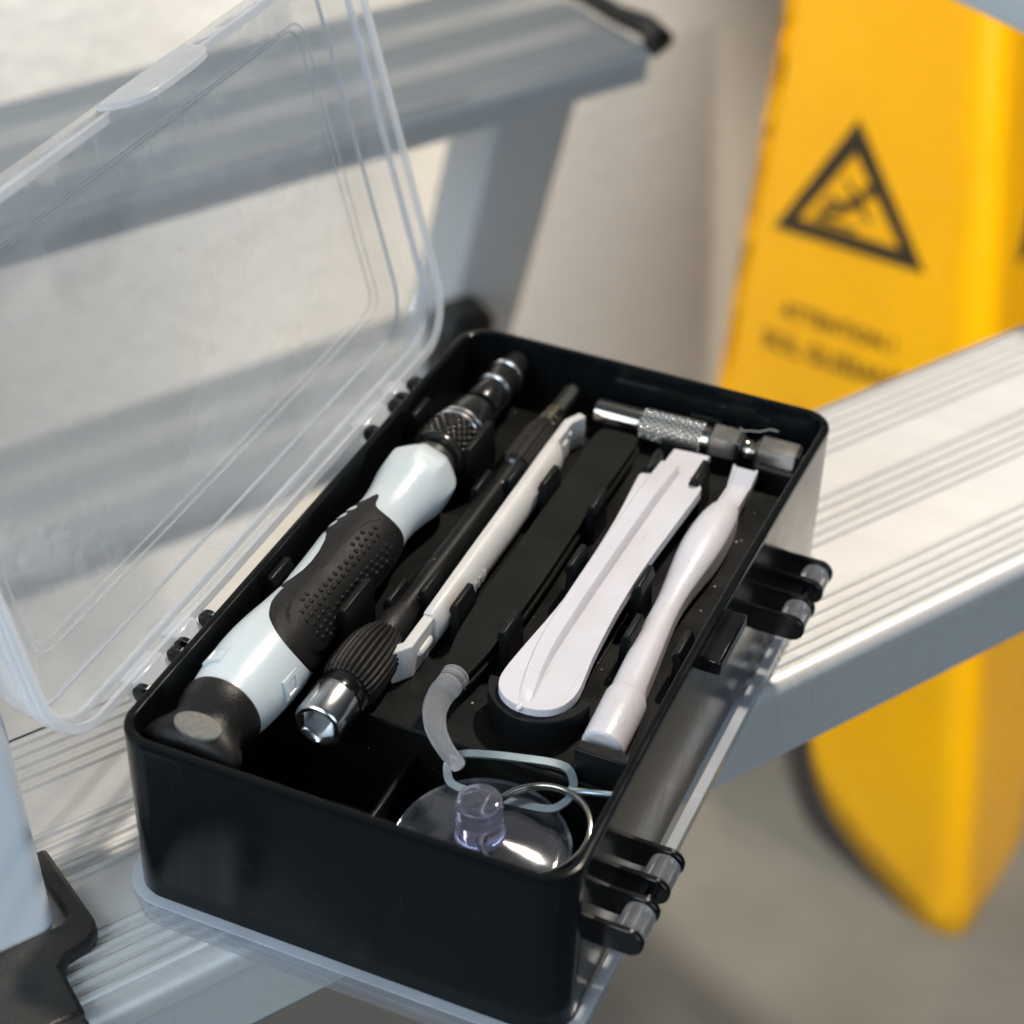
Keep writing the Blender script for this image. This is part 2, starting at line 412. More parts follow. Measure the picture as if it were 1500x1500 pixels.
def stadium_lug(y, xa, xb, z, r, th, name='hinge_lug', mat='lug'):
    mb = MB(); pts = []
    for k in range(17):
        a = rad(-90 + 180 * k / 16); pts.append((xb - r + r * cos(a), z + r * sin(a)))
    pts += [(xa, z + r), (xa, z - r)]
    mb.prism(pts, lambda a, b: (a, y - th / 2, b), lambda a, b: (a, y + th / 2, b))
    return obj(name, mb, mat, box, 35, .3)
for ys in ((126.2, 134.8, 141.8, 150.0), (16.2, 25.6, 31.6, 40.6)):
    for y in ys: stadium_lug(y, W - 2.2, W + 10.6, 18., 3.5, 1.5)
    for a, b in ((ys[0], ys[1]), (ys[2], ys[3])):
        mb = MB(); A = (W + 6.7, a + .95, 17.6); D = (0, 1, 0); ln = b - a - 1.9
        mb.lathe(A, D, [(0, 3.1), (.35, 3.5), (ln - .35, 3.5), (ln, 3.1), (ln, 1.3), (0, 1.3), (0, 3.1)], 40, cap=False)
        obj('hinge_barrel', mb, 'barrel', box, 40)
    mb = MB(); mb.lathe((W + 6.7, ys[0] + .4, 17.6), (0, 1, 0), [(0, 1.25), (ys[3] - ys[0] - .8, 1.25)], 20)
    obj('hinge_pin', mb, 'lug', box)
for y in (17.5, 31.5, 34.5, 45, 126.5, 140.5, 143.4, 151.5):
    mb = MB(); mb.lathe((-2.2, y - .8, 40.9), (0, 1, 0), [(0, 2.5), (.2, 2.8), (1.4, 2.8), (1.6, 2.5)], 32)
    obj('hinge_lug', mb, 'lug', box)
# clear base below the tub
def lid_ring(o, z, r=8.6):
    return [(x, y, z) for x, y in rrect(-o, W + o, -o, L + o, max(r + o, 2.))]
mb = MB()
mb.loft([lid_ring(-9, -9.2), lid_ring(-2.5, -10.0), lid_ring(0, -9.6), lid_ring(1.0, -8.4), lid_ring(1.4, -4.4), lid_ring(1.9, -4.0), lid_ring(2.1, -3.6),
         lid_ring(2.1, -.8), lid_ring(1.9, -.5), lid_ring(-.4, -.5), lid_ring(-.6, -.8), lid_ring(-.6, -7.0), lid_ring(-2.0, -8.4), lid_ring(-9, -8.2)])
base = obj('base_case', mb, 'base', box, 40)
mb = MB()
mb.loft([lid_ring(-.3, -.55), lid_ring(2.2, -.55), lid_ring(2.2, -.3), lid_ring(-.3, -.3), lid_ring(-.3, -.55)], True, False, False)
obj('rim', mb, 'arm', base, 30)
# tub bottom lowered to show through the base as a dark band
# opened lid ----------------------------------------------------------
AL = rad(75)
dv = Vector((-cos(AL), 0, sin(AL))); dw = Vector((-sin(AL), 0, -cos(AL))); E0 = Vector((-6.8, 0, 40.2))
LV, U0, U1 = 110.2, -7.5, 182.5
def LP(u, v, w): return E0 + dv * v + Vector((0, u, 0)) + dw * w
def lring(ins, w, r=16.):
    return [LP(y, x, w) for x, y in rrect(ins, LV - ins, U0 + ins, U1 - ins, max(r - ins, 2.))]
def plring(ins, w):
    """the raised plateau's outline, with a small notch at two corners"""
    return [LP(y, x, w) for x, y in rrect(ins, LV - ins, U0 + ins, U1 - ins, 5.)]
mb = MB()
mb.loft([plring(15.6, 12.1), plring(14.4, 10.9), lring(4.6, 10.9), lring(3.6, 10.2), lring(2.9, 3.4), lring(1.6, 3.0), lring(1.6, 0.3),
         lring(.25, .3), lring(.25, 3.4), lring(1.5, 3.9), lring(2.2, 10.8), lring(3.8, 12.2), plring(13.8, 12.2), plring(15.0, 13.4)])
lid = obj('lid', mb, 'lid', box, 50)
mb = MB()
mb.loft([lring(1.9, .3), lring(0., .3), lring(-.3, 0.), lring(-.3, -.6), lring(0., -.9), lring(1.9, -.9), lring(1.9, .3)], True, False, False)
obj('rim', mb, 'rim', lid, 40)
mb = MB()
mb.loft([lring(1.2, 3.2), lring(2.9, 3.2), lring(2.9, 4.2), lring(1.2, 4.2), lring(1.2, 3.2)], True, False, False)
obj('rim', mb, 'rim', lid, 40)
mb = MB()
for ins, w_ in ((14.6, 10.6), (16.0, 11.8)):
    mb = MB(); mb.tube(plring(ins, w_), .3, 8, closed=True); obj('moulded_line', mb, 'line', lid, 60)
mb = MB(); mb.tube(lring(4.0, 11.4), .5, 8, closed=True); obj('moulded_line', mb, 'line', lid, 60)
pts = []
for k in range(25):
    t = -1 + 2 * k / 24; pts.append((90 + 17 * t, -8.5 * (1 - t ** 4) ** .5 if abs(t) < 1 else 0))
poly = [(73, 2.5)] + pts + [(107, 2.5)]
mb.prism(poly, lambda a, b: LP(a, LV + .1, b), lambda a, b: LP(a, LV + 1.7, b))
obj('latch_tab', mb, 'arm', lid, 30, .3)
for a, b in ((18.7, 30.3), (35.7, 43.8), (127.7, 139.3), (144.5, 150.4)):
    mb = MB(); c = (a + b) / 2
    mb.prism([(1.5, 3.0), (1.5, -1.4), (-3.0, -4.6), (-4.4, -6.0), (-5.6, -4.4), (-4.4, .6)], lambda v, w: LP(a, v, w), lambda v, w: LP(b, v, w))
    obj('hinge_arm', mb, 'arm', lid, 30, .5)

# ------------------------------------------------------------------ tools in the tray
# --- screwdriver
drv = thing('screwdriver', 'thick screwdriver handle in pale blue plastic with black studded rubber grip', 'screwdriver', (15, 70, ZT))
ZA, XA, SX = 39.2, 14.29, .0097
AXD = Vector((SX, 1, 0)).normalized()
def ax(y): return Vector((XA + SX * y, y, ZA))
def dp(y, th, r): return ax(y) + Vector((-r * sin(th), 0, r * cos(th)))
HK = [(21.8, 8.9), (27, 9.6), (33, 10.1), (39, 10.25), (46, 9.8), (54, 8.9), (63, 8.2), (73, 8.4), (83, 8.8), (90, 8.3), (95.5, 7.5), (100.5, 7.5), (106.5, 8.3), (111.5, 9.3), (115.5, 9.7), (117.2, 9.6)]
HP = lerp_prof(HK, 8)
def hr(y):
    for i in range(len(HP) - 1):
        if HP[i][0] <= y <= HP[i + 1][0]:
            t = (y - HP[i][0]) / (HP[i + 1][0] - HP[i][0]); return HP[i][1] + (HP[i + 1][1] - HP[i][1]) * t
    return HP[0][1] if y < HP[0][0] else HP[-1][1]
mb = MB(); nth = 96; loops = []
for y, r in [(21.8, 7.)] + HP + [(118.6, 9.1), (120.6, 8.1), (121.4, 6.6)]:
    lp = []
    f = smoothstep((y - 108) / 8.)
    for k in range(nth):
        th = 2 * PI * k / nth
        q = th % (PI / 4) - PI / 8
        lp.append(dp(y, th, r * (1 - f * (1 - cos(PI / 8) / cos(q)) * .75)))
    loops.append(lp)
mb.loft(loops)
hand = obj('handle', mb, 'iceblue', drv, 40)
# two small recessed lock marks
for yy, th in ((29.5, rad(34)), (34.0, rad(-82))):
    mb = MB(); r = hr(yy)
    for a, b in ((-3.4, 3.4),):
        g = []
        for i in range(2):
            pass
    def lm(a, b, h): return dp(yy + a, th + b / r, r + h)
    out = [(-2.6, -2.6), (2.6, -2.6), (2.6, 2.6), (-2.6, 2.6)]; inn = [(-1.6, -1.6), (1.6, -1.6), (1.6, 1.6), (-1.6, 1.6)]
    lo = []
    for sc_, h in ((2.9, -.4), (2.6, .35), (1.7, .35), (1.5, -.15)):
        lp = []
        for i in range(4):
            a0 = [(-1, -1), (1, -1), (1, 1), (-1, 1)][i]; a1 = [(1, -1), (1, 1), (-1, 1), (-1, -1)][i]
            for k in range(4):
                t = k / 4; lp.append(lm((a0[0] + (a1[0] - a0[0]) * t) * sc_, (a0[1] + (a1[1] - a0[1]) * t) * sc_, h))
        lo.append(lp)
    mb.loft(lo, True, False, True)
    obj('lock_mark', mb, 'iceblue', hand, 30)
# rubber grip as a shell with a shaped outline in (angle, length)
def pl(x, keys):
    for i in range(len(keys) - 1):
        if keys[i][0] <= x <= keys[i + 1][0]:
            h_ = keys[i + 1][0] - keys[i][0]; t = (x - keys[i][0]) / h_
            def sl(k):
                a, b = keys[max(k - 1, 0)], keys[min(k + 1, len(keys) - 1)]; return (b[1] - a[1]) / (b[0] - a[0])
            m0, m1 = sl(i) * h_, sl(i + 1) * h_
            return ((2 * t ** 3 - 3 * t * t + 1) * keys[i][1] + (t ** 3 - 2 * t * t + t) * m0 + (-2 * t ** 3 + 3 * t * t) * keys[i + 1][1] + (t ** 3 - t * t) * m1)
    return keys[0][1] if x < keys[0][0] else keys[-1][1]
LOWK = [(-150, 55), (-120, 46), (-90, 40.5), (-55, 37.8), (-25, 38.5), (2, 42.5), (16, 47), (24, 50.5), (27.5, 55.5), (34, 56), (70, 62)]
UPK = [(-150, 93.5), (-80, 93), (-43, 92), (-21, 92), (-6, 93.0), (1, 94.6), (7, 97.4), (13, 98.4), (20, 97.8), (29, 96.), (45, 94.6), (70, 93.5)]
def white_patch(th, y):
    return False
mb = MB(); NT, NY = 110, 70; loops = []
NT = 180
for i in range(NT + 1):
    thd = -150 + 215 * i / NT; a, b = pl(thd, LOWK), pl(thd, UPK); lp = []
    for j in range(NY + 1):
        y = a + (b - a) * j / NY
        e = min(j, NY - j, i * .6, (NT - i) * .6) / 3.
        pad = 0.
        pa = 38.5 + 4.0 + abs(thd + 45) * .03
        # raised pad with a stepped border
        cyp = (y - 66) / 23.; ctp = (thd + 48) / (42. if y > 66 else 48.)
        d = 1 - (abs(cyp) ** 3 + abs(ctp) ** 3)
        pad = .55 * smoothstep(d / .07)
        lp.append(dp(y, rad(thd), hr(y) + .34 * smoothstep(e) - .1 + pad))
    loops.append(lp)
mb.loft(loops, False, False, False)
grip = obj('rubber_grip', mb, 'rubber', drv, 40)
mb = MB()
for row in range(-3, 4):
    for kk in range(18):
        y = 46.5 + 2.35 * kk + (1.15 if row % 2 else 0); thd = -48 + row * 10.5 * (1.0 if y < 70 else .9)
        cyp = (y - 66) / 19.5; ctp = (thd + 48) / 38.
        if abs(cyp) ** 3 + abs(ctp) ** 3 > .95 or (abs(row) == 0 and 58 < y < 86) or (abs(row) == 3 and y > 56 and y < 74): continue
        c = dp(y, rad(thd), hr(y) + .66); nrm = Vector((-sin(rad(thd)), 0, cos(rad(thd))))
        mb.lathe(c, nrm, [(-.2, .62), (.25, .60), (.5, .42), (.58, .18)], 12, up=(0, 1, 0))
obj('stud_pattern', mb, 'rubber', grip, 50)
# pale inlays showing through the rubber on its far flank
def inlay(keys, name='inlay'):
    mb = MB(); loops = []
    for y, t0, t1 in keys:
        loops.append([dp(y, rad(t0 + (t1 - t0) * k / 8), hr(y) + .36) for k in range(9)])
    mb.loft(loops, False, False, False); obj(name, mb, 'iceblue', grip, 40)
inlay([(58, 36, 37), (60, 29, 40), (63.6, 21.5, 52), (67, 19.5, 62), (71, 21, 66), (75.4, 27, 66), (78, 34, 66), (79.6, 42, 62), (80.1, 47, 52)])
for y0, t0 in ((83.1, 33), (86.3, 27.5), (89.7, 22)):
    inlay([(y0 - 1.1, t0 + 4, t0 + 14), (y0 - .6, t0 + .5, t0 + 18), (y0, t0 - .5, t0 + 18), (y0 + .6, t0 + .5, t0 + 18), (y0 + 1.1, t0 + 4, t0 + 14)])
# end cap: waist and winged knob
mb = MB(); loops = []
for y, rx, rz in ((21.9, 9.25, 9.25), (20.9, 9.3, 9.3), (18.5, 9.0, 8.9), (16.4, 8.3, 7.9), (14.8, 8.2, 6.9), (13.2, 9.2, 6.5), (11.6, 10.6, 6.3), (10.0, 11.5, 6.0), (8.2, 11.7, 5.2), (6.9, 11.0, 4.0), (6.2, 9.6, 2.8), (5.9, 7., 1.5)):
    loops.append([ax(y) + Vector((rx * sin(2 * PI * k / 64), 0, rz * cos(2 * PI * k / 64))) for k in range(64)])
mb.loft(loops)
cap = obj('end_cap', mb, 'cap', drv, 50)
mb = MB()
C0 = Vector((15.6, 10.2, ZA + 6.05)); nrm = Vector((.07, -.22, 1)).normalized(); e1 = Vector((1, 0, -.07)).normalized(); e2 = nrm.cross(e1)
loops = [[C0 + nrm * h + e1 * (a * cos(2 * PI * k / 40)) + e2 * (b * sin(2 * PI * k / 40)) for k in range(40)] for a, b, h in ((5.6, 3.1, -1.6), (5.5, 3.0, .0), (5.2, 2.7, .18))]
mb.loft(loops); obj('cap_plug', mb, 'facet', cap, 40)
# chuck, bands, extension
def dl(prof, mat, name, n=48, rm=None, sm=35, par=None):
    mb = MB(); mb.lathe(ax(0), AXD, prof, n, rm=rm); return obj(name, mb, mat, par or drv, sm)
dl([(121, 5.6), (121.4, 6.1), (124.4, 6.1), (125, 5.2), (127, 5.2)], 'hexsteel', 'ferrule')
def knurl(k, pitch, amp):
    def f(t, th, r):
        a = (th * k / (2 * PI) + t / pitch) % 1.; b = (th * k / (2 * PI) - t / pitch) % 1.
        return r - amp + amp * 1.9 * (1 - abs(2 * a - 1)) * (1 - abs(2 * b - 1))
    return f
kn = [(126.6, 6.4), (127.2, 7.5)]
dl([(126.3, 6.2), (126.8, 7.3), (127.6, 7.5), (128.2, 7.3)], 'steel_black', 'chuck_rim')
dl([(128.1 + .16 * i, 7.35) for i in range(58)], 'knurl_black', 'chuck', 192, knurl(24, 3.0, .5), 70)
dl([(137.2, 7.15), (137.4, 7.3), (138.3, 7.3), (138.5, 7.1)], 'silver', 'band')
dl([(138.4, 6.95), (139.6, 6.95)], 'steel_black', 'chuck_rim')
dl([(139.5, 6.75), (139.7, 6.95), (140.6, 6.95), (140.8, 6.7)], 'silver', 'band')
dl([(140.6, 6.5), (141.4, 6.4), (148, 6.1), (149.3, 5.4), (149.5, 3.4), (152, 3.4)], 'steel_black', 'barrel')
dl([(151.8, 3.6), (152.2, 4.5), (153, 4.75), (160, 4.75), (160.3, 4.6), (169, 4.75), (169.4, 4.3), (176.4, 3.4), (176.9, 2.8), (176.95, 1.)], 'steel_black', 'extension')
dl([(160.2, 4.7), (160.4, 5.0), (161.2, 5.0), (161.4, 4.7)], 'silver', 'band')
dl([(167.9, 4.7), (168.1, 5.0), (168.9, 5.0), (169.1, 4.7)], 'silver', 'band')

# --- flexible shaft
fx = thing('flexible_shaft', 'thin black flexible bit shaft with ribbed grips and a bright steel socket end', 'bit shaft', (33, 100, ZT))
FA = Vector((33.0, 0, 35.4)); FD = Vector((0, 1, .004)).normalized()
def fl(prof, mat, name, n=48, rm=None, sm=35, cap=True):
    mb = MB(); mb.lathe(FA, FD, prof, n, rm=rm, cap=cap); return obj(name, mb, mat, fx, sm)
def hexin(t, th, r): return r
mb = MB(); loops = []
for y, r, hx in ((38.6, 5.3, 0), (38.6, 5.7, 0), (30.2, 5.75, 0), (29.6, 5.4, 0), (29.4, 5.0, 0), (29.5, 4.5, 0), (30.3, 3.75, 1), (33.5, 3.7, 1)):
    lp = []
    for k in range(48):
        th = 2 * PI * k / 48; q = th % (PI / 3) - PI / 6
        rr = r * (cos(PI / 6) / cos(q) * 1.08 if hx else 1.)
        lp.append(FA + FD * y + Vector((-rr * sin(th), 0, rr * cos(th))))
    loops.append(lp)
mb.loft(loops, True, True, True); obj('socket', mb, 'steel', fx, 35)
fl([(38.4, 5.5), (38.8, 6.0), (41.5, 6.15), (42.3, 5.7), (43, 5.9)], 'lug', 'collar')
def ribs(n, a): return lambda t, th, r: r + a * (abs(sin(n * th / 2.)) ** .7 - .6)
fl(lerp_prof([(42.6, 5.8), (45, 6.5), (50, 6.75), (56, 6.4), (60.5, 5.2), (62.5, 4.2)], 5), 'rubber', 'grip', 168, ribs(28, .62), 60)
fl([(62, 4.2), (63, 4.3), (67, 4.1), (70, 3.5), (72, 3.3)], 'cap', 'sleeve')
fl([(71.5, 3.25), (133, 3.25)], 'tray', 'cable')
fl([(132.6, 3.4), (133.2, 4.2), (135.4, 4.3), (136, 3.9)], 'lug', 'collar')
fl(lerp_prof([(135.8, 4.05), (139, 4.15), (150, 4.0), (153.5, 3.5), (155.2, 3.0)], 5), 'rubber', 'grip', 120, ribs(22, .42), 60)
fl([(155, 3.0), (155.3, 3.25), (157.6, 3.25), (157.9, 2.6), (158.2, 2.95), (162.0, 2.95), (162.5, 2.3)], 'brass', 'ferrule')
fl([(162.2, 2.1), (175.2, 2.1), (176.4, 1.4)], 'hexsteel', 'hex_bit', 6, None, 20)

# --- ivory pry bar standing on edge
pb = thing('pry_bar', 'ivory plastic pry bar with a rounded back and bent blade ends, marked 008', 'pry tool', (41, 108, ZT))
mb = MB(); loops = []
def pbl(y, r, xo, z0, z1, flat):
    lp = []
    zc, hz = (z0 + z1) / 2, (z1 - z0) / 2
    for k in range(29):
        a = rad(90 - 180 * k / 28); lp.append((xo + r * cos(a) * 1., y, zc + hz * sin(a)))
    lp += [(xo - flat, y, z0 + .3), (xo - flat, y, z1 - .3)]
    return lp
for y, r, xo, z0, z1 in ((70.2, 2.3, 40.3, 29.6, 39.1), (70.6, 2.6, 40.3, 29.5, 39.3), (80, 2.9, 40.2, 29.5, 39.5), (95, 3.3, 40.0, 29.5, 39.6), (112, 3.5, 39.9, 29.5, 39.7), (128, 3.4, 39.7, 29.5, 39.6), (138, 3.2, 39.5, 29.5, 39.5), (145.5, 3.0, 39.4, 29.5, 39.4), (146.5, 2.6, 39.3, 29.6, 39.3), (146.9, 2.2, 39.3, 29.7, 39.2)):
    loops.append(pbl(y, r, xo, z0, z1, 1.3))
mb.loft(loops)
bar = obj('body', mb, 'ivory', pb, 40)
def pmap(x, y, d):
    # digits read along the bar, their tops up its round flank
    a = (y - 1.2) / 4.6 - rad(10)
    return (40.0 + (3.42 + d) * cos(a), 91.6 + x, 34.55 + (5.12 + d) * sin(a))
text_mesh('008', 4.7, pmap, .3, 'marking', 'ivory', bar)
# blade ends
def slabp(path, z0, z1, th, name, par):
    mb = MB(); L_, R_ = [], []
    P = [Vector((x, y)) for x, y in path]
    for i, p in enumerate(P):
        a = P[max(i - 1, 0)]; b = P[min(i + 1, len(P) - 1)]; t = (b - a).normalized(); nn = Vector((-t.y, t.x)) * th / 2
        L_.append(p + nn); R_.append(p - nn)
    poly = [(q.x, q.y) for q in L_ + R_[::-1]]
    mb.prism(poly, lambda x, y: (x, y, z0), lambda x, y: (x, y, z1)); return obj(name, mb, 'ivory', par, 30, .35)
slabp([(40.3, 72), (40.3, 59.2), (37.4, 55.4)], 29.4, 38.6, 2.6, 'blade', pb)
slabp([(38.9, 144), (38.9, 157), (41.2, 161.4)], 29.6, 38.7, 2.4, 'blade', pb)
mb = MB(); mb.lathe((41.5, 61.6, 33.8), (0, 1, .02), lerp_prof([(0, .3), (.8, .9), (3, 1.1), (6, 1.0), (7.4, .3)], 4), 20); obj('boss', mb, 'ivory', pb)
mb = MB(); mb.box((40.3, 151.5, 33.5), (1.0, 3.2, 4.6)); mb.box((40.2, 155, 36.0), (.9, 1.6, 1.2)); obj('boss', mb, 'ivory', pb, 30, .3)
# --- tweezers
tw = thing('tweezers', 'flat black steel tweezers with a bent clear sleeve over the tips', 'tweezers', (52, 108, ZT))
def blade(z, dx, name):
    mb = MB()
    left = [(48.4, 161.3), (46.2, 158), (46.5, 140), (46.8, 113), (46.9, 95), (46.9, 81), (47.6, 70), (49.4, 60), (50.9, 54.5)]
    right = [(54.4, 54.0), (56.0, 60), (57.2, 71.5), (57.7, 85), (57.8, 98), (57.5, 124), (57.7, 148), (57.6, 157.6), (57.2, 160), (55.4, 161.6)]
    poly = [(p.x, p.y) for p in curve_pts([(a, b, 0) for a, b in left], 5)] + [(p.x, p.y) for p in curve_pts([(a, b, 0) for a, b in right], 5)]
    mb.prism([(x + dx, y) for x, y in poly], lambda x, y: (x, y, z), lambda x, y: (x, y, z + 1.1))
    return obj(name, mb, 'tweezer', tw, 30, .18)
blade(35.2, 0, 'arm'); blade(32.6, .5, 'arm')
mb = MB(); pth = curve_pts([(52.9, 57.5, 35.0), (53.0, 54.0, 35.2), (52.9, 50, 35.6), (54.0, 44.5, 36.0), (57.2, 38.6, 36.4), (61.6, 33.8, 36.8), (66.2, 30.2, 37.0)], 8)
nn = len(pth); rr = [3.05 if i < 12 else 3.05 - 1.35 * smoothstep((i - 12) / (nn - 12)) for i in range(nn)]
rr = [r + (.25 if i in (0, 1) else 0) for i, r in enumerate(rr)]
mb.tube(pth, rr, 32); tip = obj('tip_sleeve', mb, 'sleeve', tw)
for i in (3, 8):
    mb = MB(); mb.tube([pth[i], pth[i + 1]], [3.18, 3.16], 32); obj('moulded_ring', mb, 'sleeve', tip)

# --- wide white pry blade with a central rib
sp = thing('flat_spudger', 'wide white plastic spudger blade with a raised central rib and flared shoulders', 'pry tool', (72, 105, ZT))
out = [(67.6, 158.3), (68.4, 159.0), (76.4, 159.6), (76.9, 158.9), (77.0, 155.7), (76.5, 146.0), (76.9, 145.2), (79.2, 144.4), (80.2, 143.4), (80.5, 140.6), (79.8, 128), (78.9, 110.2), (78.8, 94.7), (79.2, 83.2), (80.0, 71.5), (81.2, 61.5), (80.7, 56.2), (78.8, 52.8), (75.8, 51.0), (72.4, 50.5), (69.0, 51.0), (66.0, 52.9), (64.2, 55.8), (63.7, 60.5), (64.5, 70.4), (65.8, 83.7), (66.2, 93.4), (66.1, 106.4), (65.7, 122.8), (64.5, 139.0), (64.4, 142.0), (65.2, 143.3), (67.6, 144.0), (68.0, 145.2), (67.7, 150)]
P = curve_pts([(a, b, 0) for a, b in out] + [(67.6, 158.3, 0)], 3)[:-1]
mb = MB(); mb.prism([(p.x, p.y) for p in P], lambda x, y: (x, y, 36.4 - (1.2 * smoothstep((y - 148) / 9) if y > 148 else 0)), lambda x, y: (x, y, 39.2 - (1.9 * smoothstep((y - 145) / 12) if y > 145 else 0)))
bl = obj('blade', mb, 'white', sp, 30, .55, 3)
mb = MB(); loops = []
for y, c, hw, h in ((147.8, 70.6, 1.6, 1.5), (147.2, 70.6, 2.2, 2.3), (146.4, 70.6, 2.4, 2.7), (132, 69.9, 2.4, 2.8), (110, 69.5, 2.3, 2.8), (90, 69.3, 2.2, 2.7), (75, 69.3, 2.1, 2.4), (68, 69.5, 2.0, 2.0), (62, 70.1, 1.9, 1.3), (56.5, 71.0, 1.8, .7), (52.5, 71.8, 1.6, .2), (51.2, 72.0, 1.4, -.4)):
    t = 39.2 - (1.9 * smoothstep((y - 145) / 12) if y > 145 else 0)
    loops.append([(c - hw - .35, y, t - .5), (c - hw, y, t + h - .35), (c - hw + .4, y, t + h), (c + hw - .4, y, t + h), (c + hw, y, t + h - .35), (c + hw + .5, y, t - .5)])
mb.loft(loops); obj('rib', mb, 'white', sp, 40)
mb = MB(); mb.tube([(71.6, 51.2, 38.6), (71.5, 50.3, 38.8), (71.3, 49.4, 38.7)], [.8, .7, .45], 12); obj('sprue_nib', mb, 'white', bl)

# --- round white spudger
rs = thing('spudger', 'round white plastic spudger with a swollen handle and small chisel tip', 'spudger', (89, 100, ZT))
mb = MB(); loops = []
def rx(y): return 91.0 - 3.6 * smoothstep((y - 45) / 65.)
for y, r in [(50.2, 4.3), (50.6, 4.8), (51.2, 4.95), (66.6, 4.95), (67.4, 4.75), (67.8, 4.45)] + lerp_prof([(68, 4.4), (84, 4.05), (96, 3.55), (103, 3.6), (112, 4.4), (122, 5.45), (130, 5.6), (137, 5.1), (141.5, 4.2), (143.5, 3.3)], 6) + [(143.6, 2.4)]:
    lp = []
    for k in range(56):
        th = 2 * PI * k / 56; x = r * sin(th); z = r * cos(th)
        z = max(z, -r * .82)
        if y > 68: x = min(x, r * .86)
        lp.append((rx(y) + x, y, 34.2 + z))
    loops.append(lp)
mb.loft(loops); obj('handle', mb, 'white', rs, 30)
mb = MB(); loops = []
for y, hw, z0, z1 in ((142.4, 2.9, 32.4, 36.3), (147, 2.8, 33.0, 36.0), (151.5, 2.75, 33.6, 35.8), (152.5, 3.0, 33.5, 36.0), (156.2, 3.25, 35.6, 38.2), (157.1, 3.3, 36.6, 38.8)):
    loops.append([(rx(150) - hw, y, z0), (rx(150) + hw, y, z0), (rx(150) + hw, y, z1), (rx(150) + hw - .7, y, z1), (rx(150) + hw - .8, y, z1 - .5), (rx(150) - hw + .8, y, z1 - .5), (rx(150) - hw + .7, y, z1), (rx(150) - hw, y, z1)])
mb.loft(loops); obj('tip', mb, 'white', rs, 30, .2)

# --- nickel bit holder lying across the far end
bh = thing('bit_holder', 'shiny nickel bit holder bar with a knurled middle and hex end', 'bit holder', (68, 170.8, ZT))
BA = Vector((0, 170.7, 34.0)); BD = Vector((1, .006, 0)).normalized()
def bl_(prof, name, n=48, rm=None, sm=35, mat='chrome', ph=0.):
    mb = MB(); mb.lathe(BA, BD, prof, n, rm=rm, phase=ph); return obj(name, mb, mat, bh, sm)
bl_([(41.6, 2.3), (41.6, 3.35), (41.9, 3.6), (54.3, 3.6), (54.8, 3.45)], 'sleeve')
bl_([(54.6 + .1 * i, 4.05) for i in range(171)], 'knurled_grip', 216, knurl(18, 2.3, .5), 80)
bl_([(71.6, 3.7), (73.6, 3.7)], 'neck')
def hexr(t, th, r): return r * cos(PI / 6) / cos(((th + rad(17)) % (PI / 3)) - PI / 6)
bl_([(73.4, 4.1), (74.3, 4.95), (81.2, 4.95), (82.4, 4.1)], 'hex_shank', 96, hexr, 25, 'satin_nickel')
bl_(lerp_prof([(82.2, 3.9), (83.4, 3.0), (85.2, 3.0), (86.4, 3.9)], 5), 'neck')
bl_([(86.2, 4.1), (87.3, 4.95), (97.0, 4.95), (98.0, 4.3), (98.1, 2.4), (96.5, 2.2)], 'hex_shank', 96, hexr, 25, 'satin_nickel')

# --- suction cup
su = thing('suction_cup', 'clear suction cup with a lavender tinted knob in the front bin', 'suction cup', (74.6, 24, 13))
T = Matrix.Rotation(rad(5), 3, 'X')
C0 = Vector((74.6, 24.0, 21.6))
mb = MB(); mb.lathe(C0, T @ Vector((0, 0, 1)), [(4.6, .2), (4.5, 3.5), (4.1, 5.2), (2.9, 10.5), (1.3, 16.2), (.6, 18.5), (.8, 19.0), (.3, 19.1), (-.3, 18.5), (.5, 15.8), (2.0, 10.3), (3.1, 5.0), (3.4, .2)], 72, up=(0, 1, 0), cap=True)
cup_ = obj('cup', mb, 'cup', su, 60)
mb = MB(); mb.tube([C0 + T @ Vector((19.0 * cos(2 * PI * k / 72), 19.0 * sin(2 * PI * k / 72), -.1)) for k in range(72)], .38, 8, closed=True)
obj('cup_edge', mb, 'line', cup_, 60)
KA = C0 + T @ Vector((-.4, .6, 4.2))
mb = MB(); mb.lathe(KA, T @ Vector((0, 0, 1)), [(0, 5.5), (.5, 5.25), (1.2, 5.1), (5.2, 5.0), (5.5, 4.9), (5.8, 5.05), (9.6, 5.0), (10.2, 4.8), (10.55, 4.3), (10.6, 3.2), (10.45, 1.)], 48, up=(0, 1, 0))
obj('knob', mb, 'knob', su, 50)
# --- split ring through the knob
mb = MB(); pth = []
RC = Vector((85.4, 27.6, 28.2)); tilt = Matrix.Rotation(rad(-7), 3, 'Y') @ Matrix.Rotation(rad(9), 3, 'X')
for k in range(150):
    a = 2 * PI * 1.93 * k / 149 + rad(195)
    pth.append(RC + tilt @ Vector((11.7 * cos(a) + .0 * k, 11.7 * sin(a), (k / 149 - .5) * 1.5)))
mb.tube(pth, .62, 12)
ringo = obj('split_ring', mb, 'chrome'); tag(ringo, 'thin steel split ring looped through the lavender knob', 'key ring')
